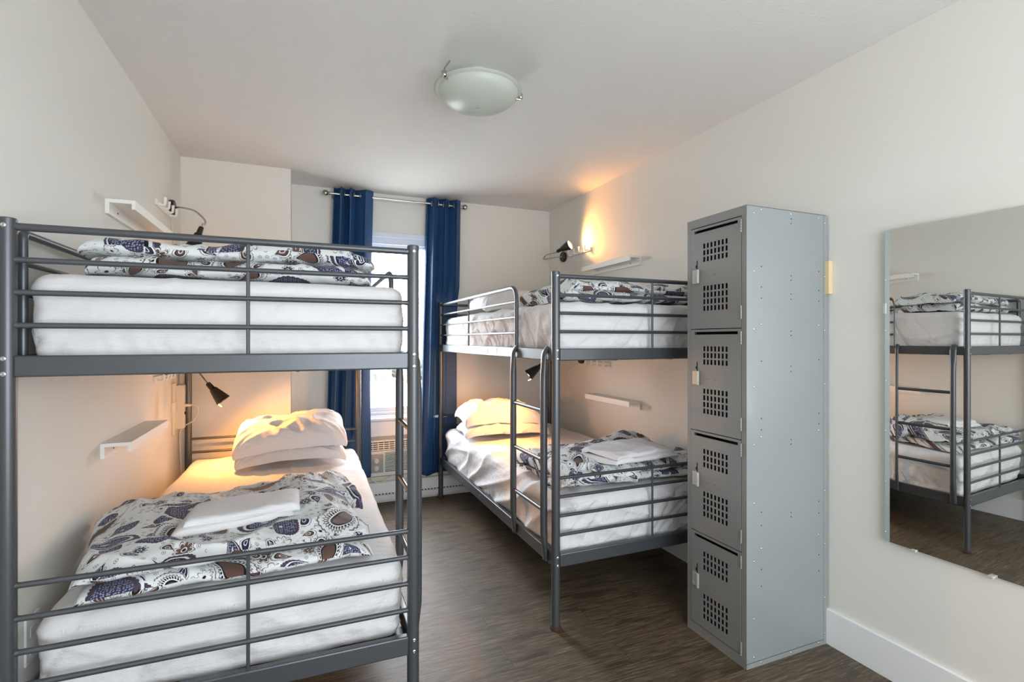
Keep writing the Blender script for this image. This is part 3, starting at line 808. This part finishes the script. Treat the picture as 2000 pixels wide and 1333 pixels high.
# ------------------------------------------------------------------ reading lamps
def reading_lamp(base, bn, neck, mouth, axis, label, watt, wid=.041, spot=158, L=.125):
    T = thing('reading_lamp', label, 'lamp', base, 0, 'black gooseneck reading lamps')
    og = T.location; bn = Vector(bn)
    MB().lathe([(0, 0), (.040, 0), (.044, .004), (.044, .020), (.040, .026), (0, .026)], base, bn, 32).build('wall_plate', M['black'], T, origin=og)
    ax = Vector(axis).normalized(); mouth = Vector(mouth)
    tail = mouth - ax * L
    pts = catmull([Vector(base) + bn * .024] + [Vector(p) for p in neck] + [tail - ax * .025, tail], 10)
    MB().tube(pts, .0050, 10).build('gooseneck', M['chrome'], T, origin=og)
    sh = MB().lathe([(.001, -.006), (.011, -.006), (.0135, 0), (.0155, .034), (.021, .040), (wid, L), (wid - .002, L), (.019, .044), (.001, .044)], tail, ax, 32).build('lamp_shade', M['black'], T, origin=og)
    MB().lathe([(max(.0006, .035 * math.sin(a)), L - .020 - .018 * math.cos(a)) for a in [PI * k / 10 for k in range(11)]], tail, ax, 20).build('bulb', M['bulb'], sh, origin=og)
    u = ax.orthogonal().normalized(); m = MB()
    e = tail + ax * (L - .004)
    for d in (-.004, .004):
        m.tube([e + u * (wid - .003) + ax.cross(u) * d, e + u * (wid - .008) + ax * .028 + ax.cross(u) * d], .0009, 6)
    m.build('shade_clip', M['chrome'], sh, origin=og)
    d = bpy.data.lights.new('bulb_light', 'SPOT'); d.energy = watt; d.color = (1, .40, .08); d.spot_size = math.radians(spot); d.spot_blend = .7; d.shadow_soft_size = .02
    lo = bpy.data.objects.new('bulb_light', d); COL.objects.link(lo); lo.parent = T
    lo.location = (mouth + ax * .004) - og; lo.rotation_euler = ax.to_track_quat('-Z', 'Y').to_euler()
    return T
reading_lamp((XL, 3.45, 2.05), (1, 0, 0), [(-.64, 3.44, 2.052), (-.575, 3.43, 2.035), (-.525, 3.42, 1.985), (-.527, 3.41, 1.955)], (-.575, 3.38, 1.815), (-.30, -.12, -1),
             'black reading lamp on the left wall above the upper bunk, bent downwards', 5, .043)
reading_lamp((XL, 3.42, 1.175), (1, 0, 0), [(-.63, 3.41, 1.175), (-.575, 3.40, 1.13)], (-.418, 3.33, .935), (.62, -.06, -.78),
             'black reading lamp lit over the pillows of the left lower bunk', 18, spot=172)
reading_lamp((XR, 3.80, 1.99), (-1, 0, 0), [(1.97, 3.86, 1.985), (1.90, 3.86, 1.97), (1.862, 3.80, 1.965), (1.862, 3.74, 1.985)], (1.952, 3.50, 2.035), (.46, -.76, .30),
             'black reading lamp on the right wall above the upper bunk, turned to the wall', 9, spot=130)
reading_lamp((XR, 3.50, 1.14), (-1, 0, 0), [(1.96, 3.46, 1.16), (1.80, 3.38, 1.16), (1.66, 3.31, 1.13)], (1.445, 3.19, 1.040), (-.76, .22, -.60),
             'black reading lamp lit over the pillows of the right lower bunk', 18, spot=172)

# hook rails
def hooks(xw, sx, ya, yb, z, label):
    T = thing('hook_rail', label, 'hook rail', (xw, (ya + yb) / 2, z), 0, 'white hook rails'); og = T.location
    MB().box(min(xw, xw + sx * .012), max(xw, xw + sx * .012), ya, yb, z - .018, z + .012).build('rail', M['ledge'], T, bevel=.002, origin=og)
    for k in range(4):
        y = ya + .03 + k * (yb - ya - .06) / 3
        MB().tube(fillet([(xw + sx * .010, y, z - .008), (xw + sx * .040, y, z - .014), (xw + sx * .042, y, z + .028)], .012), [.006] * 8 + [.0075], 10).build('hook', M['ledge'], T, origin=og)
hooks(XL, 1, 3.12, 3.44, 2.005, 'white hook rail on the left wall above the upper bunk')
hooks(XL, 1, 3.10, 3.40, 1.085, 'white hook rail on the left wall below the upper bunk')
hooks(XR, -1, 3.37, 3.69, 1.992, 'white hook rail glowing in lamp light on the right wall above the upper bunk')
hooks(XR, -1, 3.10, 3.42, 1.105, 'white hook rail on the right wall just below the upper bunk')

# power strip, cable cover, cords
T = thing('power_strip', 'ivory power strip on the left wall by the head of the lower bunk', 'power strip', (XL, 3.63, .73)); og = T.location
box('housing', (XL, XL + .042, 3.60, 3.655, .745, 1.01), M['plastic'], T, bevel=.004, origin=og)
for k in range(6): box('socket', (XL + .0415, XL + .0435, 3.612, 3.643, .765 + k * .04, .790 + k * .04), M['ac'], T, bevel=.001, origin=og)
box('switch', (XL + .0415, XL + .047, 3.618, 3.637, .83, .845), M['dark'], T, origin=og)
T = thing('cable_cover', 'narrow ivory cable cover beside the power strip on the left wall', 'cable cover', (XL, 3.53, .72)); og = T.location
box('channel', (XL, XL + .014, 3.50, 3.545, .725, 1.03), M['plastic'], T, bevel=.003, origin=og)
box('junction', (XL + .0, XL + .020, 3.49, 3.552, .86, .92), M['plastic'], T, bevel=.003, origin=og)
m = MB(); m.tube(catmull([(XL + .044, 3.62, .885), (XL + .10, 3.60, .885), (XL + .118, 3.60, .85), (XL + .09, 3.62, .79), (XL + .02, 3.64, .735), (XL + .012, 3.66, .60), (XL + .02, 3.66, .40), (XL + .01, 3.66, .2)], 10), .0035, 8)
m.lathe([(0, 0), (.010, 0), (.008, .03), (.004, .036)], (XL + .044, 3.62, .885), (1, 0, 0), 12)
tag(m.build('looped_cable', M['plastic'], None), 'white power cord looping out of the strip on the left wall', 'cord')
m = MB(); m.tube(catmull([(XL + .006, 3.52, 1.03), (XL + .006, 3.53, 1.10), (XL + .012, 3.50, 1.16), (XL + .008, 3.56, 1.30), (XL + .006, 3.57, 1.6), (XL + .006, 3.5, 1.86), (XL + .006, 3.47, 2.01)], 10), .0022, 8)
tag(m.build('lamp_cord', M['plastic'], None), 'thin pale lamp cord running up the left wall to the upper lamp', 'cord')
m = MB(); m.tube(catmull([(XR - .004, 3.52, 1.11), (XR - .004, 3.74, 1.02), (XR - .004, 3.70, .90), (XR - .004, 3.66, .80), (XR - .004, 3.73, .745), (XR - .004, 3.86, .76), (XR - .004, 3.93, .80)], 10), .0022, 8)
tag(m.build('lamp_cord', M['plastic'], None), 'thin pale lamp cord looping down the right wall behind the bed post', 'cord')
T = thing('cable_cover', 'short white cable cover on the right wall above the corner post', 'cable cover', (XR, 3.90, 1.55)); og = T.location
box('channel', (XR - .016, XR, 3.87, 3.915, 1.55, 1.925), M['plastic'], T, bevel=.003, origin=og)
T = thing('wall_outlet', 'white outlet plate low on the left wall behind the near bed', 'outlet', (XL, 1.83, .38)); og = T.location
box('cover_plate', (XL, XL + .007, 1.79, 1.87, .385, .515), M['trim'], T, bevel=.003, origin=og)
for z in (.42, .47): box('socket', (XL + .0065, XL + .0085, 1.812, 1.848, z - .014, z + .014), M['ac'], T, bevel=.001, origin=og)
tag(box('wooden_block', (XR - .022, XR, 1.448, 1.478, 1.478, 1.618), M['pine'], bevel=.002, origin=(XR, 1.46, 1.478)), 'small pale wooden block between the locker top and the right wall', 'block')

# ------------------------------------------------------------------ locker
LX0, LX1, LY0, LY1, LZ = 1.597, 2.045, 1.467, 1.793, 1.812
T = thing('locker', 'tall grey metal locker tower with four vented doors beside the right bed', 'locker', ((LX0 + LX1) / 2, (LY0 + LY1) / 2, 0)); og = T.location
b = MB(); th = .0016
b.box(LX0, LX1, LY0, LY0 + th, 0, LZ); b.box(LX0, LX1, LY1 - th, LY1, 0, LZ); b.box(LX1 - th, LX1, LY0, LY1, 0, LZ)
b.box(LX0, LX1, LY0, LY1, LZ - th, LZ); b.box(LX0, LX1, LY0, LY1, .02, .02 + th)
b.box(LX1 - .014, LX1 + .010, LY0 - .0015, LY0 + .002, 0, LZ - .003)
side = [(1.636, z) for z in ()]
holes = [(1.674, z) for z in (1.575, 1.494, 1.45, 1.201, .975, .93, .605, .552, .379, .312)] + \
        [(1.839, z) for z in (1.778, 1.759, 1.547, 1.528, 1.472, 1.451, 1.321, 1.303, 1.178, 1.157, .879, .861, .582, .565)] + \
        [(2.002, z) for z in (1.572, 1.492, 1.448, 1.202, .977, .933, .607, .558, .383, .316)]
for x, z in holes:
    b.lathe([(0, 0), (.0026, 0), (.0026, .0004), (0, .0004)], (x, LY0 - .0001, z), (0, -1, 0), 10, mi=1)
body = b.build('cabinet', [M['locker_body'], M['dark']], T, origin=og, smooth=False)
rv = None
for x, zs in ((1.636, (1.784, 1.556, 1.328, 1.101, .873, .644, .416, .191, .04)), (1.674, (1.801, 1.348, .903, .461, .012)), (1.839, (1.799, .012)),
              (2.002, (1.797, 1.347, .906, .468, .014)), (2.0375, (1.779, 1.552, 1.327, 1.1, .875, .65, .425, .198, .047))):
    for z in zs:
        if rv is None:
            rv = MB().lathe([(0, .0022), (.0022, .0019), (.0038, .0006), (.004, 0)], (0, 0, 0), (0, -1, 0), 12).build('rivet', M['zinc'], body); r = rv
        else:
            r = rv.copy(); COL.objects.link(r); r.parent = body
        r.location = Vector((x, LY0 - (.0016 if x > 2.03 else 0), z)) - og
# front frame
f = MB()
FY0, FY1 = LY0 + .024, LY1 - .022
f.box(LX0 - .001, LX0 + .0002, LY0, FY0, 0, LZ); f.box(LX0 - .001, LX0 + .0002, FY1, LY1, 0, LZ); f.box(LX0, LX0 + .014, FY0 - .001, FY0, .03, LZ - .03); f.box(LX0, LX0 + .014, FY1, FY1 + .001, .03, LZ - .03)
f.box(LX0 - .0015, LX0 + .0002, LY0, LY1, 1.775, LZ); f.box(LX0 - .0012, LX0 + .0002, LY0, LY1, 0, .042)
f.build('front_frame', M['locker_face'], T, origin=og, smooth=False)
box('interior_shade_sheet', (LX0 + .05, LX0 + .052, LY0 + .002, LY1 - .002, .02, LZ - .01), M['dark'], T, origin=og)  # dark sheet added behind the doors, painted shade of the cabinet interior
tops = (1.771, 1.330, .889, .448)
def door(zt):
    y0, y1, z0 = FY0 + .0025, FY1 - .0025, zt - .4375 + .0
    if zt < .5: z0 = .046
    if zt > 1.7: z0 = zt - .4375
    xf, xb = LX0 - .003, LX0 + .0
    hol = [(1.508, 1.748, zt - .022, zt - .010)]
    # vent groups: 7 columns
    for (gt, rows, pitch, hh) in ((zt - .072, 3, .0285, .0215), (zt - .254 + .0, 4, .0285, .0215)):
        for r in range(rows):
            for c in range(7):
                ya = 1.560 + c * .0206; hol.append((ya, ya + .0125, gt - r * pitch - hh, gt - r * pitch))
    ys = sorted({y0, y1} | {h[0] for h in hol} | {h[1] for h in hol}); zs = sorted({z0, zt} | {h[2] for h in hol} | {h[3] for h in hol})
    m = MB()
    def solid(i, j):
        if not (0 <= i < len(ys) - 1 and 0 <= j < len(zs) - 1): return False
        yc, zc = (ys[i] + ys[i + 1]) / 2, (zs[j] + zs[j + 1]) / 2
        return not any(a < yc < b_ and c < zc < d for a, b_, c, d in hol)
    for i in range(len(ys) - 1):
        for j in range(len(zs) - 1):
            if not solid(i, j): continue
            a, b_, c, d = ys[i], ys[i + 1], zs[j], zs[j + 1]
            m.addm([(xf, a, c), (xf, b_, c), (xf, b_, d), (xf, a, d)], [(0, 1, 2, 3)]); m.addm([(xb, a, c), (xb, b_, c), (xb, b_, d), (xb, a, d)], [(3, 2, 1, 0)])
            if not solid(i - 1, j): m.addm([(xf, a, c), (xf, a, d), (xb, a, d), (xb, a, c)], [(0, 1, 2, 3)])
            if not solid(i + 1, j): m.addm([(xf, b_, c), (xf, b_, d), (xb, b_, d), (xb, b_, c)], [(3, 2, 1, 0)])
            if not solid(i, j - 1): m.addm([(xf, a, c), (xf, b_, c), (xb, b_, c), (xb, a, c)], [(3, 2, 1, 0)])
            if not solid(i, j + 1): m.addm([(xf, a, d), (xf, b_, d), (xb, b_, d), (xb, a, d)], [(0, 1, 2, 3)])
    # small screw dots and keyhole
    for yy in (1.630, 1.671): m.lathe([(0, 0), (.0018, 0), (.0018, .0004), (0, .0004)], (xf - .0002, yy, zt - .212), (-1, 0, 0), 8, mi=1)
    m.box(xf - .0004, xf - .0001, 1.728, 1.734, zt - .180, zt - .140, mi=1); m.box(xf - .0004, xf - .0001, 1.734, 1.740, zt - .172, zt - .160, mi=1)
    D = m.build('door', [M['locker_face'], M['dark']], T, origin=og, smooth=False)
    L_ = MB(); L_.box(xf - .004, xf - .0002, 1.718, 1.757, zt - .240, zt - .180); L_.box(xf - .013, xf - .004, 1.714, 1.724, zt - .240, zt - .180)
    L_.build('latch_plate', M['clearp'], D, bevel=.0015, origin=og)
    for zh in (zt - .035, zt - .375):
        h = MB()
        for k in range(5): h.tube([(xf - .002, FY0 - .001, zh + .024 - k * .0105), (xf - .002, FY0 - .001, zh + .0148 - k * .0105)], .0034, 10)
        h.build('hinge', M['locker_body'], D, origin=og)
for zt in tops: door(zt)

# ------------------------------------------------------------------ mirror
T = thing('wall_mirror', 'large frameless mirror on the right wall reflecting the left bunk bed', 'mirror', (XR - .022, 1.230, .524), 0); og = None

# the thin sheet is held by clips and bows very slightly away from the wall
def bow(y):
    w = 0.0; n = 40
    for k in range(n):
        q = y * (k + .5) / n; w += math.tan(math.radians(YAWB(q))) * y / n
    return w
def YAWB(y):
    t = min(1, max(0, (-y - .004) / .045)); t = t * t * (3 - 2 * t)
    return .0 + 1.4 * t + .9 * min(1, max(0, (-y - .03) / .25))
ys_ = [-.5 * (k / 66) for k in range(67)]
for nm, off, mt, inset in (('backing', .004, 'medge', 0), ('mirror_glass', 0, 'mirror', .0015)):
    m = MB(); n = len(ys_)
    yy_ = [min(-inset, max(-.5 + inset, y)) for y in ys_]
    vs = [(off - bow(y), y, z) for y in yy_ for z in (inset, 1.176 - inset)]
    m.addm(vs, [(2 * k, 2 * k + 1, 2 * k + 3, 2 * k + 2) for k in range(n - 1)])
    if off:
        d = .0035
        m.addm([(v[0] + d, v[1], v[2]) for v in vs], [(2 * k + 2, 2 * k + 3, 2 * k + 1, 2 * k) for k in range(n - 1)])
        N = 2 * n
        m.f += [(2 * k, 2 * k + 2, N + 2 * k + 2, N + 2 * k) for k in range(n - 1)] + [(2 * k + 1, N + 2 * k + 1, N + 2 * k + 3, 2 * k + 3) for k in range(n - 1)] + [(0, N, N + 1, 1), (N - 2, N - 1, 2 * N - 1, 2 * N - 2)]
        m.mi += [0] * (2 * (n - 1) + 2)
        m.v = [(x - .0036, y, z) for x, y, z in m.v]
    m.build(nm, M[mt], T)
for y in (-.10, -.32): MB().box(-.006, .018, -y * -1 - .008, y + .008, -.0035, .004).build('clip', M['clearp'], T, bevel=.001)
MB().box(-.003, .020, -.006, .004, .86, .90).build('clip', M['clearp'], T, bevel=.001)

# ------------------------------------------------------------------ ceiling lamp
c0 = Vector((.71, 2.10, ZC))
T = thing('ceiling_light', 'round frosted glass bowl light on the ceiling, switched off', 'ceiling light', c0); og = T.location
R0 = .192; dz = -.068
MB().lathe([(0, 0), (.075, 0), (.075, -.018), (.07, -.026), (0, -.026)], c0, (0, 0, 1), 40).build('ceiling_plate', M['trim'], T, origin=og)
prof = [(R0, dz), (R0 - .018, dz - .004)]
for k in range(1, 15):
    t = k / 14; prof.append(((R0 - .018) * math.cos(t * PI / 2) + .0005, dz - .004 - .072 * math.sin(t * PI / 2)))
MB().lathe(prof, c0, (0, 0, 1), 64).build('glass_bowl', M['frost'], T, origin=og)
bowl = bpy.data.objects['glass_bowl']; md = bowl.modifiers.new('thickness', 'SOLIDIFY'); md.thickness = .004
for dx in (-.045, .045):
    MB().lathe([(max(.0005, .028 * math.sin(a)), -.070 - .028 * math.cos(a)) for a in [PI * k / 10 for k in range(11)]] , c0 + Vector((dx, 0, 0)), (0, 0, 1), 20).build('bulb', M['bulb_off'], T, origin=og)
for a in (math.radians(206), math.radians(-8), math.radians(99)):
    u = Vector((math.cos(a), math.sin(a), 0)); p = c0 + u * (R0 + .001)
    m = MB(); m.tube([p + Vector((0, 0, -.002)) - u * .03, p + Vector((0, 0, -.045)) + u * .0], .004, 8)
    m.lathe([(0, 0), (.009, 0), (.011, .003), (.011, .018), (.009, .022), (0, .022)], p + Vector((0, 0, dz + .014)), (0, 0, -1), 14)
    m.tube([p + Vector((0, 0, dz - .012)), p + Vector((0, 0, dz - .012)) - u * .018], .004, 8)
    m.build('clip', M['chrome'], T, origin=og)
